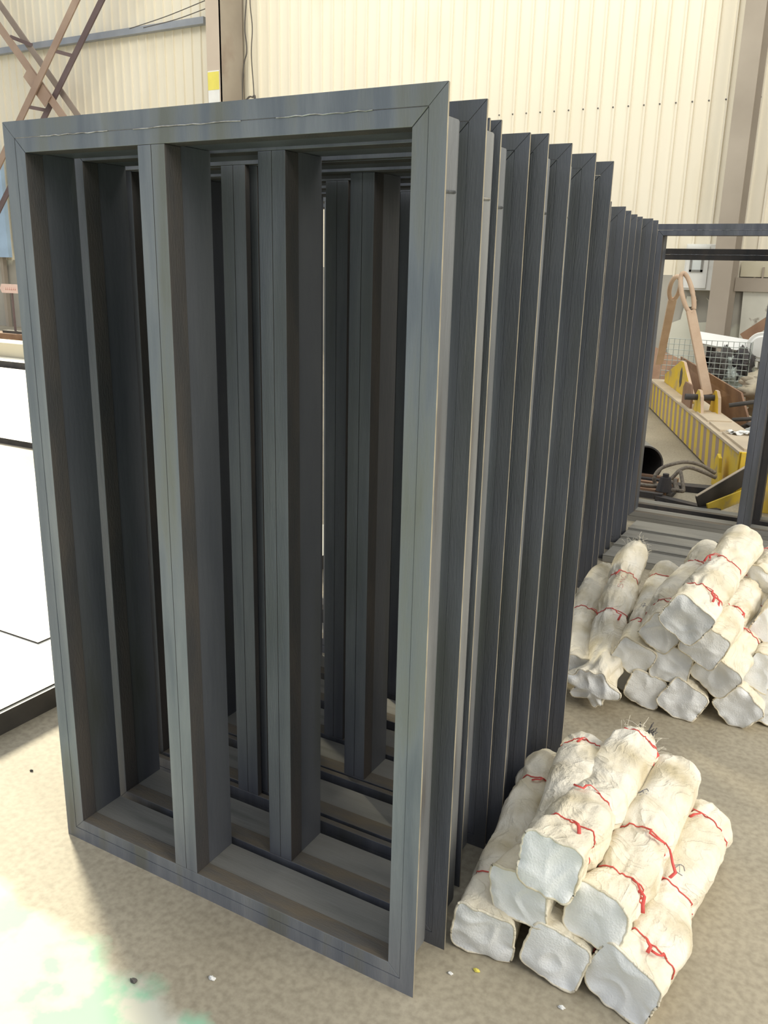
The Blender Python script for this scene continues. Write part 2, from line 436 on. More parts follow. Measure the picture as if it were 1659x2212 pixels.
# ================================================================ BAGS
def catmull(P, t):
    n = len(P) - 1
    if n == 1: return P[0].lerp(P[1], t)
    s = min(max(t, 0), 1) * n; i = min(int(s), n - 1); u = s - i
    p0 = P[max(i - 1, 0)]; p1 = P[i]; p2 = P[i + 1]; p3 = P[min(i + 2, n)]
    if i == 0: p0 = p1 * 2 - p2
    if i == n - 1: p3 = p2 * 2 - p1
    return .5 * ((2 * p1) + (-p0 + p2) * u + (2 * p0 - 5 * p1 + 4 * p2 - p3) * u * u + (-p0 + 3 * p1 - 3 * p2 + p3) * u ** 3)
def selp(th, n):
    c, s = math.cos(th), math.sin(th)
    return (abs(c) ** n + abs(s) ** n) ** (-1 / n)
def bag(spine, r0, roll, ties, label, seed, group, end_tilt=0.0, tails=1, mouth=True, fray=False, crumple=0.0, r1=None):
    rr = random.Random(seed)
    P = [Vector(p) for p in spine]
    base = Vector((P[0].x, P[0].y, 0))
    P = [p - base for p in P]
    root = thing('canvas_bag', label, 'bag', base, 0, group)
    NS, NR = 84, 110
    ph = [rr.uniform(0, 6.28) for _ in range(6)]
    off = Vector((seed * 3.7, seed * 1.3, seed * 5.1))
    r1 = r1 or r0
    def ring(t):
        p = catmull(P, t); d = (catmull(P, min(t + .02, 1)) - catmull(P, max(t - .02, 0))).normalized()
        if t < .12:
            d = d.lerp((P[1] - P[0]).normalized(), 1 - t / .12).normalized()
        u = d.cross(Vector((0, 0, 1))).normalized(); v = u.cross(d)
        return p, d, u, v
    def rad(t, th):
        n = 6.5 - 4.0 * min(t / .3, 1)
        r = (r0 * (1 - t) + r1 * t) * selp(th + roll, n) * (.90 + .08 * min(t / .3, 1))
        r *= 1 + .05 * math.sin(t * 9 + ph[0]) + .05 * math.sin(th + t * 4 + ph[4])
        near = 0
        for tt in ties:
            g = math.exp(-((t - tt) / .03) ** 2); g2 = math.exp(-((t - tt) / .10) ** 2)
            r *= 1 - .14 * g - .05 * g2
            near = max(near, g2)
        # folds running along the bag, strongest next to the ties
        twist = 2.2 * t
        fold = abs(math.sin(2.5 * (th + twist) + ph[1] + 2.0 * noise.noise(Vector((t * 3, th, 0)) + off))) ** 1.5
        r *= 1 - (.010 + .07 * near) * (1 - fold)
        q = Vector((math.cos(th) * 2.2, math.sin(th) * 2.2, t * 7)) + off
        r += r0 * .10 * min(t / .15 + .2, 1) * (noise.noise(q * .8)) + r0 * .025 * noise.noise(q * 2.2)
        rg = abs(noise.noise(q * 1.25 + Vector((5, 1, 2))))
        r += r0 * .05 * (1 - min(rg * 4, 1)) * (.5 + near)
        if t < .035: r *= 1 + .05 * (1 - t / .035)
        if crumple:
            r *= 1 + crumple * math.exp(-(t / .22) ** 2) * (noise.noise(q * .95) * 1.5 + .12)
        if t > .9:
            r *= 1 - .42 * ((t - .9) / .1) ** 1.6
        return r
    b = MB(); m = M['canvas']
    rings = []
    for i in range(NR + 1):
        t = i / NR; p, d, u, v = ring(t); row = []
        for k in range(NS):
            th = 2 * math.pi * k / NS; r = rad(t, th)
            q = p + (u * math.cos(th) + v * math.sin(th)) * r
            if t < .15:                                      # slanted squashed base
                q += d * (.010 * noise.noise(Vector((math.cos(th) * 2, math.sin(th) * 2, seed)) * 1.3) * (1 - t / .15))
            if (q + base).z < .002: q.z = .002
            row.append(len(b.v)); b.v.append(q)
        rings.append(row)
    for i in range(NR):
        for k in range(NS):
            k2 = (k + 1) % NS
            b.face([rings[i][k], rings[i][k2], rings[i + 1][k2], rings[i + 1][k]], m)
    # turned-in mouth at the far end, hem turned in at the base
    p, d, u, v = ring(1.0)
    last = rings[-1]; prev = last
    for s_, dz in ((.86, .010), (.6, .004), (.35, -.02), (.1, -.03)):
        row = []
        for k in range(NS):
            q = b.v[last[k]]; c = p + (q - p) * s_ + d * (dz + .006 * math.sin(7 * k * 6.283 / NS + ph[2]))
            row.append(len(b.v)); b.v.append(c)
        for k in range(NS):
            k2 = (k + 1) % NS
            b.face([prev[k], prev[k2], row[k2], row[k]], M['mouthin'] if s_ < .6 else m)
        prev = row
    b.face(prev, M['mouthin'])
    p, d, u, v = ring(0.0)
    lip = []
    for k in range(NS):
        q = b.v[rings[0][k]]; lip.append(len(b.v)); b.v.append(p + (q - p) * .80 + d * .030)
    for k in range(NS):
        k2 = (k + 1) % NS
        b.face([rings[0][k2], rings[0][k], lip[k], lip[k2]], m)
    b.face(lip, m)
    b.build('bag_body', root, smooth=True)
    # flat dusty end panel
    e = MB(); C = 14; rows = []
    for j in range(1, C + 1):
        s_ = j / C; row = []
        for k in range(NS):
            q = b.v[rings[0][k]]; th_ = 2 * math.pi * k / NS
            rs_ = r0 * .90 * selp(th_ + roll, 6.5) if not crumple else (q - p).length
            sm2 = p + (u * math.cos(th_) + v * math.sin(th_)) * rs_
            c = p + ((q * s_ ** 6 + sm2 * (1 - s_ ** 6)) - p) * (s_ * .975)
            q2 = Vector((c.x * 14, c.z * 14, seed * 2.1))
            fold = abs(noise.noise(q2 * 1.1)); dent = noise.noise(q2 * .8 + Vector((9, 3, 1)))
            c = c - d * ((.004 + (1 + 2.2 * crumple) * (.006 * (1 - min(fold * 3, 1)) + .013 * dent) * (1 - s_ ** 4)) - .006 * (1 - s_))
            if (c + base).z < .002: c.z = .002
            row.append(len(e.v)); e.v.append(c)
        rows.append(row)
    e.v.append(sum((e.v[i] for i in rows[0]), Vector()) / NS); ci = len(e.v) - 1
    for k in range(NS):
        k2 = (k + 1) % NS
        e.face([ci, rows[0][k], rows[0][k2]], M['panel'])
        for j in range(C - 1): e.face([rows[j][k], rows[j + 1][k], rows[j + 1][k2], rows[j][k2]], M['panel'])
    e.build('end_panel', root, smooth=True)
    # sewn seam around the base
    sp = []
    for k in range(0, NS, 1):
        q = b.v[rings[0][k]]; c = p + (q - p) * 1.0 - d * .002
        if (c + base).z < .005: c.z = .005
        sp.append(c)
    sm_ = MB(); sm_.tube(sp, .0032, M['canvas'], 6, closed=True); sm_.build('base_seam', root, smooth=True)
    # red ties with loose tails
    for ti, tt in enumerate(ties):
        p, d, u, v = ring(tt); pts = []
        tilt = rr.uniform(-.25, .25)
        for k in range(NS):
            th = 2 * math.pi * k / NS
            q = p + (u * math.cos(th) + v * math.sin(th)) * (rad(tt, th) + .0022)
            if (q + base).z < .004: q.z = .004
            pts.append(q)
        t_ = MB(); t_.tube(pts, .0015, M['red'], 6, closed=True)
        for s_ in range(tails):
            th = rr.uniform(.4, 1.9) if s_ == 0 else rr.uniform(.2, 2.6)
            st = p + (u * math.cos(th) + v * math.sin(th)) * (rad(tt, th) + .004)
            rr_l = rr.uniform(.04, .09)
            nrm = (u * math.cos(th) + v * math.sin(th)); side = nrm.cross(d).normalized() * rr.choice((-1, 1))
            tl = [st + (side * .5 - d * rr.uniform(.3, .8)).normalized() * (rr_l * q_ / 5) + nrm * (.012 * math.sin(q_ / 5 * 3)) for q_ in range(6)]
            t_.tube(tl, [.0022, .0026, .003, .0036, .0042, .0044], M['red'], 6, flat=.35)
        t_.build('tie', root, smooth=True)
    if fray:
        fm = MB(); p, d, u, v = ring(.985)
        for k in range(70):
            th = rr.uniform(0, 6.28); r = rad(.97, th) * rr.uniform(.8, 1.08)
            s0 = p + (u * math.cos(th) + v * math.sin(th)) * r
            dr = (Vector((rr.uniform(-1, 1), rr.uniform(-1, 1), rr.uniform(-.8, 1))) + d * .8).normalized()
            L_ = rr.uniform(.015, .05)
            fm.tube([s0, s0 + dr * L_ * .5 + Vector((0, 0, rr.uniform(-.006, .006))), s0 + dr * L_ + Vector((rr.uniform(-.01, .01), 0, -.006))], .0006, M['thread'], 4)
        fo = fm.build('frayed_thread', root); fo['kind'] = 'stuff'
    return root, ring, rad
c5 = lambda u, v: (950 + u * .3918, 1560 + v * .3918)
c4 = lambda u, v: (1200 + u * .2767, 1120 + v * .2767)
def spine(c, pts, L, z0=None):
    p0 = onZ(*c(*pts[0][:2]), pts[0][2]); out = [p0]; m = len(pts) - 1
    for i, p in enumerate(pts[1:]):
        out.append(onY(*c(*p), p0.y + L * (i + 1) / m))
    return out
G1, G2 = 'canvas bags in the near pile', 'canvas bags in the far pile'
NB = {}
NB['N1'] = bag(spine(c5, [(240, 1160, .075), (330, 900), (430, 720), (500, 520), (570, 350), (610, 260)], .7), .074, .1, [.16, .72],
    'cream canvas bag at bottom left of the near pile, beside the steel frames', 1, G1)
p4 = Vector((-.403, 1.557, .075))
bag([p4, p4 + Vector((.0, .22, 0)), p4 + Vector((-.01, .45, .0)), p4 + Vector((-.01, .66, 0))], .074, .25, [.14, .6],
    'cream canvas bag at bottom middle of near pile, only its square end showing', 2, G1)
NB['N6'] = bag(spine(c5, [(1010, 1450, .078), (1180, 1250), (1220, 1050), (1310, 850), (1400, 650), (1480, 540)], .7), .077, .35, [.12, .46, .84],
    'long cream canvas bag lying at the right side of the near pile', 3, G1, tails=2)
NB['N2'] = bag(spine(c5, [(430, 960, .2), (600, 700), (700, 450), (770, 260), (805, 130)], .7), .068, -.05, [.18, .86],
    'cream canvas bag in middle layer of near pile, under the topmost bag on the left', 4, G1)
NB['N5'] = bag(spine(c5, [(870, 1080, .2), (1010, 900), (1080, 720), (1150, 560), (1250, 380), (1290, 260)], .7), .073, .15, [.15, .42],
    'cream canvas bag in middle layer of near pile, right of the topmost bag', 5, G1, tails=2)
NB['N3'] = bag(spine(c5, [(600, 800, .32), (720, 640), (800, 530), (900, 430), (1000, 260), (1100, 100)], .72), .074, .1, [.15, .42, .95],
    'topmost cream canvas bag of the near pile, dark crumpled filling at its mouth', 6, G1, fray=True, r1=.078)
FB = {}
FB['A'] = bag(spine(c4, [(160, 1180, .088), (170, 950), (230, 780), (300, 600), (390, 400)], .75), .068, .3, [.5],
    'cream canvas bag lying against the steel frames at left of the far pile', 11, G2)
FB['B'] = bag(spine(c4, [(275, 1330, .09), (390, 1120), (420, 850), (500, 600), (560, 400), (640, 230)], .85), .070, .6, [.45, .70],
    'bright white canvas bag with crumpled front end and frayed mouth, far pile', 12, G2, fray=True, crumple=.5, r1=.068)
FB['F14'] = bag([(-.655, 3.06, .075), (-.68, 3.3, .08), (-.72, 3.6, .09)], .06, .4, [.3],
    'canvas bag in bottom row of far pile, half hidden behind the bright crumpled bag', 13, G2)
FB['F3'] = bag(spine(c4, [(600, 1075, .2), (700, 850), (760, 700), (830, 540), (900, 430)], .7), .070, .45, [.2, .75],
    'cream canvas bag in second row of far pile, just right of the bright crumpled bag', 14, G2)
def straight(c, u, v, z, dx, L=.7): 
    p = onZ(*c(u, v), z); return [p, p + Vector((dx * .3, L * .33, .0)), p + Vector((dx * .6, L * .66, 0)), p + Vector((dx, L, 0))]
bag(straight(c4, 700, 1340, .075, -.02), .070, .3, [.2], 'canvas bag in bottom row of far pile, leftmost of the three low square ends', 15, G2)
bag(straight(c4, 985, 1420, .075, 0), .072, .5, [.16], 'canvas bag in bottom row of far pile, second low square end, slumped', 16, G2)
bag(straight(c4, 910, 1140, .2, -.02), .073, .1, [.2], 'canvas bag in second row of far pile, square end at its centre', 17, G2)
FB['F10'] = bag(spine(c4, [(1250, 1215, .2), (1430, 1000), (1520, 870), (1600, 700), (1640, 600)], .75), .074, .6, [.3, .62],
    'cream canvas bag in second row of far pile, end resting on the bottom right ends', 18, G2)
bag(straight(c4, 1420, 1475, .078, .06), .075, .75, [.2], 'canvas bag in bottom row of far pile, tilted square end at the right', 19, G2)
FB['F7'] = bag(spine(c4, [(820, 890, .32), (870, 720), (1000, 540), (1130, 400), (1220, 250)], .75), .070, .6, [.2, .7],
    'cream canvas bag in third row of far pile, below and left of the topmost bag', 20, G2)
FB['F9'] = bag(spine(c4, [(1150, 990, .32), (1330, 780), (1450, 640), (1530, 480)], .75), .072, .4, [.35, .8],
    'cream canvas bag in third row of far pile, right underneath the topmost bag', 21, G2)
FB['F8'] = bag(spine(c4, [(1010, 790, .44), (1150, 600), (1280, 450), (1400, 290), (1490, 150)], .75), .080, .55, [.18, .55],
    'topmost cream canvas bag of the far pile with a loose red tail', 22, G2, r1=.074, tails=2)
bag(straight(c4, 1650, 1215, .2, .02), .074, .3, [.2], 'canvas bag in second row of far pile, cut by right edge of photo', 23, G2)
bag(straight(c4, 1680, 1480, .075, .02), .074, .1, [.2], 'canvas bag in bottom row of far pile, cut by right edge of photo', 24, G2)
q0 = onY(*c4(1600, 500), 3.5)
bag([q0, q0 + Vector((.03, .15, .05)), q0 + Vector((.06, .3, .06))], .062, .5, [.5],
    'small bluish white canvas bag at top right of the far pile, turned down flap', 25, G2, crumple=.3)
bag([(-.155, 3.2, .32), (-.13, 3.5, .33), (-.12, 3.9, .33)], .07, .5, [.4],
    'canvas bag of far pile at far right, behind the small bluish bag', 26, G2)
# handwriting on two bags
def scribble(bagobj, ring, rad, t0, th0, strokes, m, sz, name='marking'):
    b = MB()
    for st in strokes:
        pts = []
        for (a, c) in st:
            t = t0 - c * sz; th = th0 + a * sz * 9
            p, d, u, v = ring(t); pts.append(p + (u * math.cos(th) + v * math.sin(th)) * (rad(t, th) + .0008))
        b.tube(pts, .0009, m, 4)
    b.build(name, bagobj)
S_ = [(1, 1), (.6, 1.2), (.1, 1), (.2, .7), (.8, .5), (.9, .1), (.3, -.1), (0, .1)]
SNC = [[(x + 2.6, y) for x, y in S_], [(1.4, 0), (1.5, 1.1), (2.1, 0), (2.2, 1.1)], [(1.1, 1), (.5, 1.2), (0, .8), (0, .2), (.5, -.1), (1.1, .1)]]
SNC = [[(-(x), y) for x, y in s] for s in SNC]
SNC = [S_ and [(x, y) for x, y in S_], [(1.5, 0), (1.5, 1.1), (2.2, 0), (2.2, 1.1)], [(3.6, 1), (3.1, 1.2), (2.7, .8), (2.7, .2), (3.1, -.1), (3.6, .1)]]
# letters run along the bag: swap axes
SNL = [[(y, -x) for x, y in s] for s in SNC]
scribble(*FB['B'][:1], FB['B'][1], FB['B'][2], .57, 1.35, SNL, M['redink'], .028)
KA = [[(0, 1), (1.2, 1)], [(.6, 1.5), (.3, .2)], [(.4, .7), (1.1, .7), (1.1, 0), (.4, 0), (.4, .7)]]
scribble(FB['F3'][0], FB['F3'][1], FB['F3'][2], .35, 1.75, KA, M['ink'], .03)
LP = [[(0, .5), (.4, 0), (.8, .2), (1.2, 1)], [(.5, 1.2), (.9, .3), (1.5, .8)], [(0, 1.3), (1, 1.6)]]
scribble(NB['N5'][0], NB['N5'][1], NB['N5'][2], .66, 1.75, LP, M['ink'], .028)
scribble(NB['N6'][0], NB['N6'][1], NB['N6'][2], .55, 1.2, LP, M['ink'], .028)
# dark filling poking out of the topmost near bag
r_ = random.Random(3); root, ring, rad = NB['N3']
p, d, u, v = ring(1.0); fl = MB()
for k in range(26):
    a = p + u * r_.uniform(.0, .035) + v * r_.uniform(-.005, .03)
    q = a + (d * .8 + Vector((r_.uniform(-.6, .6), r_.uniform(-.3, .6), r_.uniform(-.2, .9)))).normalized() * r_.uniform(.02, .045)
    fl.tube([a - d * .02, (a + q) / 2 + v * .004, q], .0014, M['inner'], 4)
fl.build('filling', root)['kind'] = 'stuff'

# ================================================================ GREY STEEL BARS BEHIND THE FAR PILE
bars = [(5.10, 5.32, .05, 'hindmost'), (4.92, 5.10, .045, 'second from the back'), (4.76, 4.92, .04, 'third from the back'), (4.54, 4.76, .035, 'foremost')]
for i, (y0, y1, h, w_) in enumerate(bars):
    o = MB(); o.box((-1.13, y0, 0), (.9, y1 - .008, h), M['grey']); o.box((-1.13, y0, h), (.9, y0 + .012, h + .008), M['grey'])
    tag(o.build('steel_profile', None, .003, origin=(-.1, y0, 0)), w_ + ' of the grey steel profiles lying behind the far bag pile', 'steel profile', 'grey steel profiles on the floor')

# ================================================================ LIFTING BEAM
bu = Vector((-.356, .934, 0)).normalized(); bn = Vector((-.934, -.356, 0)).normalized()
BT = Matrix((bu, bn, Vector((0, 0, 1)))).transposed().to_4x4(); BT.translation = (-.704, 6.494, 0)   # local x along, y to visible side, z up
def bT(): return BT.copy()
def striped():
    m = mat('yellow_and_grey_hazard_stripes', (.80, .58, .04), (.74, .54, .10), 4, .6, 0, .05, 40, c3=(.50, .40, .26), s3=9, t3=(.56, .72))
    nt = m.node_tree; N = nt.nodes; L = nt.links; b = N['Principled BSDF']
    base = b.inputs['Base Color'].links[0].from_socket
    tc = N.new('ShaderNodeTexCoord'); sx = N.new('ShaderNodeSeparateXYZ'); L.new(tc.outputs['Object'], sx.inputs[0])
    a = N.new('ShaderNodeMath'); a.operation = 'MULTIPLY_ADD'; a.inputs[1].default_value = -.22; L.new(sx.outputs[2], a.inputs[0]); L.new(sx.outputs[0], a.inputs[2])
    d_ = N.new('ShaderNodeMath'); d_.operation = 'DIVIDE'; d_.inputs[1].default_value = .235; L.new(a.outputs[0], d_.inputs[0])
    fr = N.new('ShaderNodeMath'); fr.operation = 'FRACT'; L.new(d_.outputs[0], fr.inputs[0])
    g = N.new('ShaderNodeMath'); g.operation = 'GREATER_THAN'; g.inputs[1].default_value = .5; L.new(fr.outputs[0], g.inputs[0])
    g2 = N.new('ShaderNodeMath'); g2.operation = 'GREATER_THAN'; g2.inputs[1].default_value = .46; L.new(sx.outputs[0], g2.inputs[0])
    g3 = N.new('ShaderNodeMath'); g3.operation = 'MULTIPLY'; L.new(g.outputs[0], g3.inputs[0]); L.new(g2.outputs[0], g3.inputs[1])
    mx = N.new('ShaderNodeMix'); mx.data_type = 'RGBA'; L.new(g3.outputs[0], mx.inputs[0]); L.new(base, mx.inputs[6]); mx.inputs[7].default_value = (.40, .30, .25, 1)
    L.new(mx.outputs[2], b.inputs['Base Color']); return m
M['stripe'] = striped()
beam = thing('lifting_beam', 'long yellow lifting beam with grey hazard stripes and dusty top, on the floor behind the lone frame', 'lifting beam')
beam.matrix_world = BT
BL = 4.36; BWd = .26
b = MB(); b.box((0, -BWd, .02), (BL, 0, .325), M['stripe']); b.build('beam_body', beam, .003)
b = MB(); b.box((-.01, -BWd - .01, .325), (BL + .01, .012, .345), M['dust']); b.build('top_plate', beam)
for x0, x1 in ((.02, .72), (.80, 1.2), (1.27, 1.75)):
    MB().box((x0, -BWd + .03, .345), (x1, -.03, .362), M['dust']).build('cover_plate', beam, .002)
b = MB(); b.box((-.03, -BWd - .01, 0), (-.012, .01, .345), M['yellow']); b.box((-.05, -.05, 0), (-.03, .0, .345), M['yellow']); b.build('end_plate', beam)
T = BT.inverted()
# hook plate standing off the near end of the striped side
hk = [(-.02, 0), (.50, 0), (.60, .10), (.34, .30), (.26, .33), (.20, .30), (.06, .06)]
TM = Matrix(((1, 0, 0, 0), (0, 0, 1, 0), (0, 1, 0, 0), (0, 0, 0, 1)))
b = MB(); hp = [(.03, .0), (.62, -.0), (.56, .22), (.46, .26), (.38, .22), (.22, .08)]
b.prism([(.12, .0), (.42, .0), (.40, .20), (.34, .255), (.27, .235), (.235, .13), (.19, .07)], .05, .075, M['yellow'], TM); b.box((.14, 0, .0), (.40, .05, .03), M['yellow'])
b.build('hook_plate', beam, .004)
# tall slotted lug on the far part, pink primer on its edge
b = MB(); y0 = -BWd / 2
def slotted(poly, slot, y, th, m, mside):
    me = MB(); n = len(poly)
    bm = bmesh.new()
    return me
lug = [(2.3, .345), (4.1, .345), (4.1, .44), (3.22, .68), (3.07, .68)]
b.prism(lug, y0 - .015, y0 + .015, M['yellow'], TM, mside=M['tanbar']); lo = b.build('slotted_lug', beam, .003)
b = MB(); b.prism([(3.06, .46), (3.12, .41), (3.18, .46), (3.18, .57), (3.12, .62), (3.06, .57)], y0 + .0145, y0 + .0185, M['darkedge'], TM); b.build('lug_slot', lo)
# clevis with pin
for dy in (.075, -.075):
    b = MB(); b.prism([(1.62, .345), (2.0, .345), (1.93, .50), (1.86, .55), (1.78, .55), (1.70, .50)], y0 + dy - .014, y0 + dy + .014, M['yellow'], TM, mside=M['tanbar'])
    b.build('clevis_plate', beam, .003)
b = MB(); b.tube([(1.84, y0 - .10, .48), (1.84, y0 + .20, .48)], .028, M['inner'], 14); b.build('pin', beam)
b = MB(); b.prism([(2.02, .345), (2.45, .345), (2.45, .50), (2.36, .56), (2.1, .56), (2.02, .48)], y0 + .09, y0 + .11, M['rust'], TM); b.build('stop_plate', beam)
# lifting links: dusty tan bars meeting at an open eye
def link(name, pa, pb, label, loopd, m):
    b = MB(); pa = Vector(pa); pb = Vector(pb); d = (pb - pa).normalized()
    side = Vector((.93, .36, 0)).normalized()
    b.obar(pb, pa + d * .38, .04, .085, m, up=side)
    o = b.build(name, None, .006, origin=pb)
    e = MB(); c = pa + d * .20; u2 = side.cross(d).normalized(); pts = []
    for k in range(28):
        a = 2 * math.pi * k / 28
        pts.append(c - d * (.20 * math.cos(a)) + side * (.05 * math.sin(a)) - o.location)
    e.tube(pts, .022, m, 8, closed=True); e.build('eye', o, smooth=True)
    return tag(o, label, 'lifting link', 'tan lifting links of the yellow beam')
cp = (BT @ Vector((1.85, y0, .50)))
ringp = onY(1476, 590, cp.y + .35)
link('lifting_link', ringp, cp, 'tan steel lifting link sloping down to the yellow beam clevis', 1, M['tanbar'])
rp2 = onY(1463, 597, cp.y + .9); ep = onY(1424, 785, cp.y + 2.2)
link('lifting_link', rp2, ep, 'tan steel lifting link with brown edge, leaning left behind the slotted lug', 1, M['tanbar'])
# white plastic scrap on the beam
pb = MB(); c = BT @ Vector((.62, -BWd * .55, .366)); rr = random.Random(5)
for (dx, dy, l, a) in ((0, 0, .17, .2), (.04, .03, .13, 1.3), (-.04, -.02, .12, -.6)):
    n_ = len(pb.v); K = 7
    for i in range(K):
        for j in range(3):
            t = i / (K - 1) - .5
            pp = Vector((math.cos(a) * t * l - math.sin(a) * (j - 1) * .035, math.sin(a) * t * l + math.cos(a) * (j - 1) * .035, .012 + .012 * math.sin(i * 1.7 + j)))
            pb.v.append(c + Vector((dx, dy, 0)) + pp)
    for i in range(K - 1):
        for j in range(2): q = n_ + i * 3 + j; pb.face([q, q + 1, q + 4, q + 3], M['paper'])
o = pb.build('plastic_scrap', None, origin=c); sdm = o.modifiers.new('solid', 'SOLIDIFY'); sdm.thickness = .004
tag(o, 'crumpled white plastic scrap lying on the dusty top of the yellow beam', 'scrap')
# black and yellow striped foot of lifting gear standing in front of the beam end
ft = thing('striped_strut', 'black and yellow diagonal steel strut on the floor below the beam end', 'strut')
def strut(p, q, m1, m2, wd):
    b = MB(); p = Vector(p); q = Vector(q)
    b.obar(p, q, .09, wd, m1, up=(0, 0, 1)); b.build('bar', ft, .002)
pA = onY(1506, 1150, 6.0); pA.z = .03; 
sA = Vector((-.84, 5.75, .10)); sB = Vector((-.60, 6.20, .27))
b = MB(); b.obar((-.855, 5.86, .07), (-.53, 6.26, .30), .014, .12, M['black']); b.build('black_bar', ft, .003)
b = MB(); b.obar((-.79, 5.86, .045), (-.43, 6.26, .20), .014, .085, M['yellow']); b.build('yellow_bar', ft, .003)
b = MB(); b.obar((-.87, 5.85, .128), (-.54, 6.26, .362), .022, .006, M['dust']); b.build('dusty_edge', ft)
b = MB(); b.box((-.56, 6.16, 0), (-.30, 6.30, .34), M['yellow']); b.build('upright', ft, .004)
b = MB(); b.box((-.30, 6.0, 0), (.25, 6.12, .24), M['yellow']); b.build('foot_plate', ft, .004)

# ================================================================ CLUTTER BEYOND THE FRAME
# rolled steel pipe
pc = onZ(1391, 1003, .147)
dirp = Vector((-.45, .89, 0)).normalized()
b = MB(); seg = 36; rings = []
for (s_, r) in ((0, .135), (0, .147), (2.3, .147), (2.3, .135), (0.01, .135)):
    row = []
    for k in range(seg):
        a = 2 * math.pi * k / seg; u = Vector((dirp.y, -dirp.x, 0))
        row.append(len(b.v)); b.v.append(pc + dirp * s_ + u * (r * math.cos(a)) + Vector((0, 0, r * math.sin(a))))
    rings.append(row)
for i in range(4):
    for k in range(seg): b.face([rings[i][k], rings[i][(k + 1) % seg], rings[i + 1][(k + 1) % seg], rings[i + 1][k]], M['grey'] if i in (1,) else M['darkedge'])
tag(b.build('steel_pipe', None, smooth=False, origin=(pc.x, pc.y, 0)), 'large open ended steel pipe lying beside the lone frame post', 'pipe')
# grate / pallet of dark bars
gr = thing('steel_grate', 'dark slatted steel grate lying on the floor under the wire rope', 'grate')
for k in range(6):
    y = 6.0 + k * .11
    MB().box((-1.85, y, .03), (-1.12, y + .045, .07), M['rust'] if k % 2 else M['inner']).build('slat', gr)
for x in (-1.8, -1.45, -1.14):
    MB().box((x, 5.95, 0), (x + .05, 6.6, .03), M['inner']).build('rail', gr)
b = MB(); b.obar((-1.15, 6.02, .03), (-.72, 5.86, .03), .07, .05, M['inner']); tag(b.build('flat_bar', None, origin=(-1, 5.95, 0)), 'dark flat steel bar running right from the grate along the floor', 'bar')
b = MB(); b.prism([(0, 0), (.30, .06), (.62, -.10), (.60, -.20), (.33, -.06), (.0, -.10)], 0, .045, M['inner'])
o = b.build('bent_plate', None, .002); o.location = (-1.15, 6.55, 0); tag(o, 'dark bent steel plate on the floor behind the wire rope loops', 'plate')
b = MB(); b.tube([(0, 0, .0), (0, 0, .10)], [.06, .035], M['inner'], 16); b.tube([(0, 0, .10), (0, 0, .125)], .022, M['inner'], 8)
o = b.build('swivel_block', None); o.location = (-1.13, 6.12, .07); tag(o, 'rusty round swivel block standing on the grate inside the rope loops', 'block')
# wire rope sling loops
def spline(pts, n=10):
    P = [Vector(p) for p in pts]; out = []
    for i in range(n * (len(P) - 1) + 1): out.append(catmull(P, i / (n * (len(P) - 1))))
    return out
def rp(px, py, y): return onY(px, py, y)
ropes = [[(1378, 1072, 6.15), (1400, 1062, 6.15), (1430, 1050, 6.2), (1452, 1032, 6.25), (1470, 1015, 6.3), (1490, 1010, 6.35), (1520, 1020, 6.4), (1546, 1032, 6.45)],
         [(1430, 1062, 6.15), (1416, 1045, 6.2), (1414, 1030, 6.2), (1428, 1012, 6.25), (1455, 1002, 6.3), (1485, 998, 6.4), (1515, 1005, 6.45), (1545, 1022, 6.5)],
         [(1459, 1035, 6.2), (1459, 1060, 6.15), (1468, 1076, 6.12), (1475, 1070, 6.15), (1474, 1040, 6.2), (1470, 1018, 6.25)],
         [(1430, 1050, 6.15), (1440, 1040, 6.2), (1456, 1044, 6.2), (1462, 1066, 6.15), (1440, 1072, 6.1), (1420, 1058, 6.12)]]
rl = ['wire rope length arching from the grate over to the beam end', 'wire rope loop arching highest behind the swivel block',
      'narrow upright wire rope loop right of the swivel block', 'small wire rope coil around the swivel block']
for i, rpts in enumerate(ropes):
    pts = [rp(*q) for q in rpts]
    pts = [Vector((p.x, p.y, max(p.z, .085))) for p in pts]
    b = MB(); b.tube(spline(pts), .014, M['rope'], 8)
    tag(b.build('wire_rope', None, smooth=True, origin=(pts[0].x, pts[0].y, 0)), rl[i], 'wire rope', 'wire rope slings')
# wire mesh basket
mc = thing('wire_mesh_cage', 'galvanised wire mesh cage panel in front of the brown steel sheet', 'mesh cage')
ym = 11.0; a0 = onY(1435, 730, ym); a1 = onY(1622, 745, ym); zb = onY(1540, 808, ym).z
b = MB()
nx = 17
for k in range(nx):
    x = a0.x + (a1.x - a0.x) * k / (nx - 1); b.tube([(x, ym, .0), (x, ym, a0.z)], .004, M['galv'], 5)
for k in range(13):
    z = a0.z * (k + .3) / 12.3; b.tube([(a0.x, ym, z), (a1.x, ym, z)], .004, M['galv'], 5)
b.build('mesh_panel', mc)
b = MB()
for k in range(8):
    y = ym + k * .1; b.tube([(a1.x, y, 0), (a1.x, y, a0.z)], .004, M['galv'], 5)
b.build('side_panel', mc)
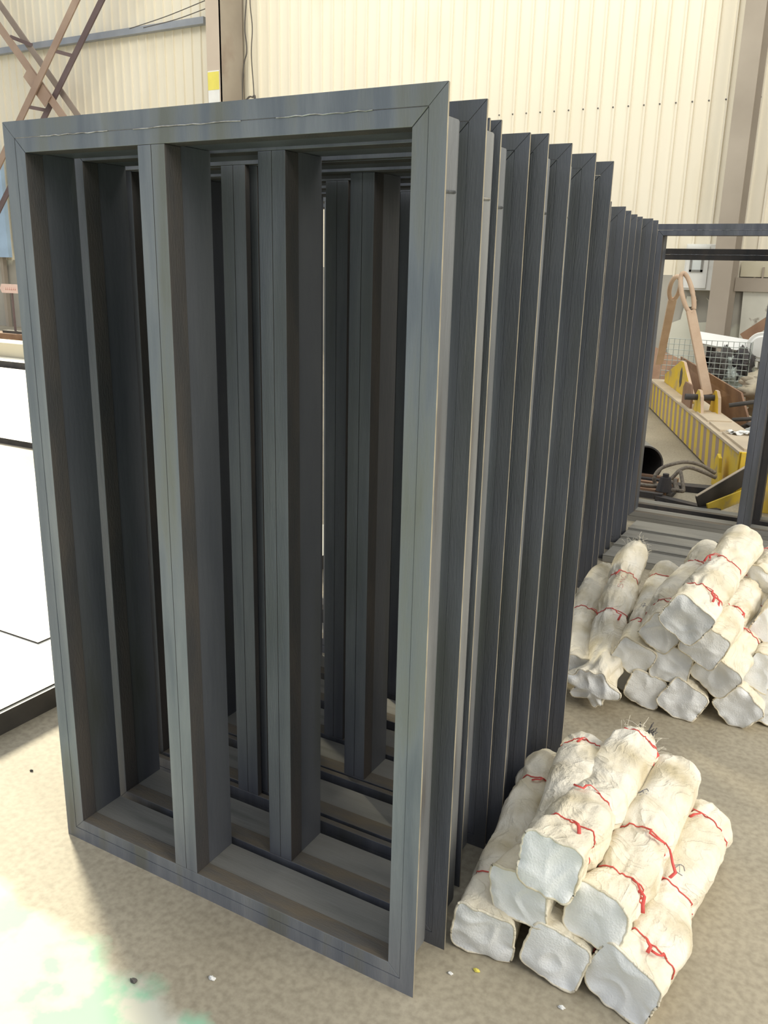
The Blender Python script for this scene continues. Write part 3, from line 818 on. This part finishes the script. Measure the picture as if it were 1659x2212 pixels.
# brown leaning steel sheet behind the beam
def slab(name, pts, th, m, label, cat, bev=.002, group=None):
    P = [Vector(p) for p in pts]; nrm = (P[1] - P[0]).cross(P[2] - P[0]).normalized() * th
    b = MB(); n = len(P); b.v = P + [p + nrm for p in P]
    b.face(list(range(n)), m); b.face(list(range(n, 2 * n))[::-1], m)
    for i in range(n): j = (i + 1) % n; b.face([i, j, n + j, n + i], m)
    c = sum(P, Vector()) / n
    return tag(b.build(name, None, 0, origin=(c.x, c.y, min(p.z for p in P))), label, cat, group)
slab('rusty_sheet', [(-.80, 8.6, 0), (-1.95, 11.0, 0), onY(1470, 770, 11.3), onY(1600, 848, 8.9)], .02, M['rust'],
     'large rusty brown steel sheet lying sloped behind the yellow beam', 'steel sheet')
slab('rusty_sheet', [(-2.35, 11.2, 0), (-3.6, 12.0, 0), onY(1385, 735, 12.2), onY(1490, 785, 11.6)], .02, M['rust'],
     'smaller brown steel sheet leaning at left beyond the link foot', 'steel sheet')
slab('grey_box_panel', [(-2.95, 10.9, 0), (-2.38, 10.8, 0), (-2.38, 10.8, .55), (-2.95, 10.9, .55)], .3, M['inner'],
     'brownish grey block at the left end behind the beam', 'block')
# lumpy covered heaps
def lump(name, c, r, m, label, cat, seed, sc_=(1, 1, 1), amp=.35, sharp=1.0, freq=1.4):
    bm = bmesh.new(); bmesh.ops.create_icosphere(bm, subdivisions=5, radius=1)
    off = Vector((seed * 7.1, seed * 2.3, seed))
    for v in bm.verts:
        n_ = noise.noise(v.co * freq + off); n2 = abs(noise.noise(v.co * freq * 2.2 + off))
        s_ = 1 + amp * n_ + amp * .5 * (1 - min(n2 * 4, 1)) * sharp
        v.co = Vector((v.co.x * sc_[0], v.co.y * sc_[1], v.co.z * sc_[2])) * s_ * r
        if v.co.z < -c[2]: v.co.z = -c[2]
    me = bpy.data.meshes.new(name); bm.to_mesh(me); bm.free(); me.materials.append(m)
    for p in me.polygons: p.use_smooth = True
    o = bpy.data.objects.new(name, me); COL.objects.link(o); o.location = c
    return tag(o, label, cat)
lump('tarpaulin_heap', (-.25, 7.6, .22), .5, M['tarp'], 'grey tarpaulin covered heap right behind the yellow beam', 'tarpaulin', 3, (1.1, 1.0, .75), .2)
fb_ = lump('foil_bag', (-.55, 7.72, .80), .17, M['foil'], 'silver and blue crumpled foil bag on the grey tarpaulin heap', 'bag', 5, (.8, .6, 1.15), .5, 1.4, 1.2)
pr_ = lump('blue_print', (-.56, 7.64, .74), .07, M['blue'], None, None, 6, (.9, .5, 1.1), .3)
pr_.parent = fb_; pr_.location = Vector((-.56, 7.64, .74)) - fb_.location
lump('sackcloth_heap', (-.38, 9.8, .38), .58, M['sack'], 'beige sackcloth heap behind the grey tarpaulin, beside the right frame post', 'sack', 7, (1.2, .8, .55), .4)
lump('scrap_heap', (-.42, 8.55, .10), .36, M['inner'], 'dark scrap heap between clevis and foil bag', 'scrap', 8, (1.2, .8, .5), .5)
for i, (a, c, r) in enumerate([((-1.05, 8.3, .42), (-.15, 8.5, .62), .02), ((-.6, 8.4, .45), (.1, 8.3, .72), .03), ((-1.0, 8.25, .30), (-.1, 8.2, .45), .018)]):
    tag(MB().tube([a, c], r, M['darkedge'], 8).build('scrap_rod', None, origin=a),
        ['thin dark rod across the brown sheet behind the clevis', 'thick dark rod rising right above the foil bag', 'lowest dark rod lying on the scrap heap'][i], 'rod')
# white reflector sheet, round lid and machine parts behind the mesh
yl = 11.6
A_, B_, C_, D_ = (onY(1512, 716, yl), onY(1624, 735, yl), onY(1620, 760, yl), onY(1508, 738, yl))
slab('white_light_trough', [A_, B_, C_ + Vector((0, -.12, 0)), D_ + Vector((0, -.12, 0))], .04, M['whitemetal'], 'long bright white metal trough tilted above the mesh cage', 'trough')
st = MB()
st.box((A_.x + .1, yl + .05, 0), (A_.x + .2, yl + .15, A_.z - .05), M['inner']); st.box((B_.x - .25, yl + .05, 0), (B_.x - .15, yl + .15, B_.z - .06), M['inner'])
st.box((A_.x + .05, yl + .05, .1), (B_.x - .1, yl + .5, .55), M['rust'])
tag(st.build('machine_stand', None, origin=((A_.x + B_.x) / 2, yl + .1, 0)), 'brown machine stand behind the mesh cage carrying the white trough', 'machine')
lc = onY(1645, 750, 11.3)
b = MB(); b.tube([(0, 0, 0), (0, .03, 0), (0, .06, 0)], [.17, .18, .17], M['whitemetal'], 32)
b.tube([(0, -.015, 0), (0, 0, 0)], [.12, .14], M['whitemetal'], 32)
b.box((-.02, .06, -lc.z), (.02, .1, .1), M['grey'])
o = b.build('round_lid', None); o.location = lc; tag(o, 'round white lid on a stand at right beside the frame post', 'lid')
for i, (px, py, s_) in enumerate([(1556, 792, .12), (1578, 822, .12), (1604, 790, .11)]):
    p = onY(px, py, 11.25); lump('machine_part', (p.x, p.y, p.z), s_, [M['darkedge'], M['galv'], M['inner']][i],
        ['dark machine part behind the mesh, left of three', 'pale green machine part low behind the mesh', 'brown machine part below the white trough end'][i], 'machine part', 20 + i, (1, 1, 1.6), .6)
# leaning diagonal bar by the wall
p, q = onY(1605, 730, 12.5), onY(1659, 695, 12.5)
tag(MB().obar(p, q + (q - p) * 1, .08, .13, M['rust']).build('leaning_bar', None, origin=(p.x, p.y, 0)), 'brown bar leaning up to the right by the stained wall', 'bar')
# electrical cabinet on the wall
e0 = onY(1484, 527, 13.8); e1 = onY(1537, 628, 13.8)
cab = thing('electrical_cabinet', 'white electrical cabinet with framed door on the wall left of the column', 'cabinet', ((e0.x + e1.x) / 2, 13.8, e1.z))
w2 = (e1.x - e0.x) / 2; h_ = e0.z - e1.z
MB().box((-w2, 0, 0), (w2, .22, h_), M['whitemetal']).build('cabinet_body', cab, .008)
b = MB(); b.box((-w2 + .02, -.02, .03), (w2 - .09, -.002, h_ - .03), M['whitemetal']); dr = b.build('door', cab, .004)
b = MB(); t = .03
x0, x1, z0, z1 = -w2 + .08, w2 - .16, h_ * .40, h_ - .12
for bx in (((x0, z0), (x1, z0 + t)), ((x0, z1 - t), (x1, z1)), ((x0, z0), (x0 + t, z1)), ((x1 - t, z0), (x1, z1))):
    b.box((bx[0][0], -.035, bx[0][1]), (bx[1][0], -.02, bx[1][1]), M['grey'])
b.build('window_frame', dr)
MB().box((x0 + t, -.026, z0 + t), (x1 - t, -.0205, z1 - t), mat('frosted_pane', (.7, .74, .72), None, 3, .2)).build('pane', dr)
# broken white board on the dado
b = MB(); pts = [(1484, 640), (1500, 640), (1506, 650), (1498, 652), (1497, 662), (1486, 663), (1490, 690), (1502, 697), (1528, 696), (1530, 650), (1525, 643), (1536, 652), (1533, 800), (1440, 800), (1443, 700), (1470, 690)]
P = [onY(px, py, 13.93) for px, py in pts]; c = onY(1490, 800, 13.93)
b.prism([(p.x, p.z) for p in P], 13.93, 13.96, mat('pale_board', (.66, .66, .55), (.74, .73, .62), 2, .8), Matrix(((1, 0, 0, 0), (0, 0, 1, 0), (0, 1, 0, 0), (0, 0, 0, 1))))
tag(b.build('broken_board', None, origin=(c.x, 13.93, 0)), 'pale broken wall board with a ragged hole below the white cabinet', 'board')
P = [onY(px, py, 13.93) for px, py in [(1606, 628), (1700, 632), (1700, 800), (1590, 790)]]
b = MB(); b.prism([(p.x, p.z) for p in P], 13.92, 13.96, mat('scuffed_board', (.60, .59, .51), (.68, .67, .58), 3, .8, c3=(.28, .24, .19), s3=6, t3=(.58, .66)), Matrix(((1, 0, 0, 0), (0, 0, 1, 0), (0, 1, 0, 0), (0, 0, 0, 1))))
tag(b.build('scuffed_board', None, origin=(P[0].x, 13.93, 0)), 'pale scuffed and stained board on the wall right of the right column', 'board')

# ================================================================ LEFT SIDE
# stack of bright steel sheets, edge parallel to the frames' depth
XE = -2.365
def ps(name, x0, x1, y0, y1, z0, z1, label, mt=None, group='steel sheets stacked beside the frames', rz=0):
    b = MB(); cx_, cy_ = (x0 + x1) / 2, (y0 + y1) / 2; b.box((x0 - cx_, y0 - cy_, 0), (x1 - cx_, y1 - cy_, z1 - z0), M['darkedge']); b.mi[5] = b.mid(mt or M['sheet']); 
    # top face index: (1,5,7,3)
    o = b.build(name, None); o.location = (cx_, cy_, z0); o.rotation_euler = (0, 0, rz); return tag(o, label, 'steel sheet', group)
ps('steel_sheet', -7.5, XE, -.5, 4.05, .0, .078, 'thick dark edged steel sheet stack base at left of the frames')
ps('steel_sheet', -7.45, XE - .015, -.48, 2.03, .0785, .084, 'near bright steel sheet lying on top of the stack')
ps('steel_sheet', -7.45, XE - .35, 2.045, 4.0, .0785, .084, 'farther bright steel sheet on top, beyond the thin joint line')
ps('steel_sheet', -12.5, -5.4, 4.75, 8.1, .0, .05, 'second stack of pale steel sheets farther back at left', group=None)
p = onY(0, 805, 7.5)
ps('steel_sheet', -15, -6.5, 8.2, 8.55, .0, .13, 'low dark edged slab behind the second sheet stack', group=None)
b = MB(); zt = onY(20, 741, 8.6).z; b.box((-17, 8.6, .08), (-7.5, 9.0, zt), mat('cream_box_beam', (.78, .68, .47), (.84, .76, .56), 1, .6))
tag(b.build('cream_beam', None, .01, origin=(-12, 8.8, 0)), 'long cream painted beam lying behind the steel sheets at left edge', 'beam')
zz = onY(20, 737, 9.3).z
b = MB(); b.box((-17, 9.3, 0), (-8, 9.6, zz + .12), M['rust']); tag(b.build('brown_rail', None, origin=(-12, 9.4, 0)), 'reddish brown rail just behind the cream beam', 'rail')
# small stand with pink sign
yq = 9.45
s0 = onY(0, 613, yq); s1 = onY(42, 634, yq); pt = onY(26, 635, yq); pbm = onY(34, 722, yq)
sg = thing('sign_stand', 'small pale pink sign board on a thin post, at left edge behind cream beam', 'sign', (pt.x, yq, zz + .12))
b = MB(); zb_ = zz + .12
hw = (s1.x - s0.x)
b.prism([(s0.x - pt.x + .04, s1.z - zb_), (s1.x - pt.x, s1.z - zb_), (s1.x - pt.x, s0.z - zb_), (s0.x - pt.x + .04, s0.z - zb_), (s0.x - pt.x, (s0.z + s1.z) / 2 - zb_)], -.01, .01, M['pink'], TM)
sb = b.build('sign_board', sg)
b = MB()
for k in range(6):
    xx = s0.x - pt.x + hw * (.3 + .1 * k); zc = (s0.z + s1.z) / 2 - zb_
    b.box((xx, -.013, zc - .02), (xx + hw * .06, -.0105, zc - .008), M['redink']); b.box((xx + hw * .02, -.013, zc - .02), (xx + hw * .035, -.0105, zc + .02), M['redink'])
b.build('sign_marks', sb)
MB().box((-.015, -.012, 0), (.015, .012, s1.z - zb_), M['bracedark']).build('post', sg)
MB().box((-.25, -.06, 0), (.25, .06, .04), M['darkedge']).build('foot', sg)
# blue panel by the left wall
p0 = onY(0, 330, 13.75); p1 = onY(19, 556, 13.75)
b = MB(); b.box((p0.x - 1.5, 13.75, p1.z), (p1.x, 13.85, p0.z), M['blue']); b.box((p0.x - .5, 13.85, 0), (p0.x - .4, 13.95, p0.z), M['column'])
tag(b.build('blue_board', None, origin=(p0.x, 13.25, 0)), 'light blue board showing as a sliver left of the foremost frame', 'board')
# laced cross braces of the left bay
def brace(name, la, lb, ma, mb, rungs, gus, label, ya=13.2, yb=13.45):
    root = thing(name, label, 'brace')
    def ext(l, y, e0, e1):
        a = onY(*l[0], y); c = onY(*l[1], y); d = c - a; return a - d * e0, c + d * e1
    A0, A1 = ext(la, ya, 1.2, 1.0); B0, B1 = ext(lb, yb, 1.2, 1.0)
    MB().obar(A0, A1, .05, .13, ma, up=(0, 1, 0)).v
    b = MB(); b.obar(A0, A1, .16, .03, ma, up=(0, 1, 0)); b.build('angle_bar', root)
    b = MB(); b.obar(B0, B1, .13, .03, mb, up=(0, 1, 0)); b.build('angle_bar', root)
    for (q0, q1) in rungs:
        b = MB(); b.obar(onY(*q0, ya), onY(*q1, yb), .07, .03, M['bracedark'], up=(0, 1, 0)); b.build('lacing_bar', root)
    if gus:
        g = onY(*gus, ya - .03); a = math.atan2((A1 - A0).z, (A1 - A0).x)
        T2 = Matrix.Translation(g) @ Matrix.Rotation(-a, 4, 'Y')
        b = MB(); b.box((-.42, -.015, -.14), (.42, .0, .14), ma, T2); b.build('gusset_plate', root)
brace('cross_brace', ((0, 60), (135, 250)), ((0, 10), (165, 245)), M['brace'], mat('brace_grey_brown', (.30, .24, .20), (.36, .3, .25), 2, .7),
      [((22, 79), (70, 98)), ((-60, -10), (-20, 6))], (81, 187), 'brown laced cross brace falling from upper left to lower right by the left wall')
brace('cross_brace', ((165, 0), (45, 255)), ((220, 0), (95, 255)), M['brace'], M['bracedark'],
      [((118, 110), (155, 120)), ((62, 231), (98, 238))], None, 'laced cross brace with dark rear bar, rising from lower left to upper right', 13.1, 13.3)
# paper notice on the left column
n0 = onY(449, 154, 13.29); n1 = onY(477, 224, 13.29)
nt_ = MB(); nt_.box((n0.x, 13.285, n1.z - .4), (n1.x - .02, 13.298, n0.z), M['paper']); nt_.box((n0.x, 13.282, n0.z - .32), (n1.x - .02, 13.285, n0.z - .02), M['yellowpaper'])
tag(nt_.build('notice_sheet', None, origin=(n0.x, 13.29, n1.z - .4)), 'white notice with a yellow head fixed to the left column', 'notice')
# hanging cables
def cable(pts, y, r, label, z0=None):
    P = spline([onY(px, py, y) for px, py in pts], 8)
    tag(MB().tube(P, r, M['cable'], 6).build('cable', None, smooth=True, origin=P[-1]), label, 'cable')
cable([(534, -60), (532, 0), (529, 60), (533, 110), (525, 160), (522, 330)], 13.9, .012, 'dark cable hanging beside the left column, left one')
cable([(545, -60), (540, 0), (545, 60), (543, 120), (549, 215), (549, 330)], 13.9, .010, 'dark cable hanging on the cream wall, right one')
cable([(520, 400), (528, 240), (535, 213), (545, 210), (552, 225), (550, 400)], 13.9, .016, 'looped cable end just above the foremost frame head')
cable([(446, 0), (360, 35), (280, 62)], 13.6, .008, 'thin wire slanting above the blue girt')
cable([(446, 18), (380, 42), (310, 60)], 13.6, .008, 'lower thin wire slanting to the blue girt')
# small debris on the floor in front of the frame
for i, (px, py, s_, mt, lb) in enumerate([(289, 2118, .006, 'cable', 'small dark crumb on the floor before the foremost frame'), (68, 1664, .004, 'cable', 'tiny dark crumb on the sunlit floor by the sheets'),
        (973, 2102, .004, 'paper', 'tiny white chip on the floor left of the near bags'), (1213, 2176, .005, 'paper', 'white chip on the floor below the near bags'),
        (1029, 2096, .005, 'yellowpaper', 'tiny yellow chip on the floor left of the near bags'), (458, 2113, .006, 'paper', 'white chip on the floor in front of frame foot')]):
    p = onZ(px, py, s_ * .5)
    lump('floor_chip', (p.x, p.y, p.z), s_, M[mt], lb, 'debris', 40 + i, (1.3, .8, .6), .5)
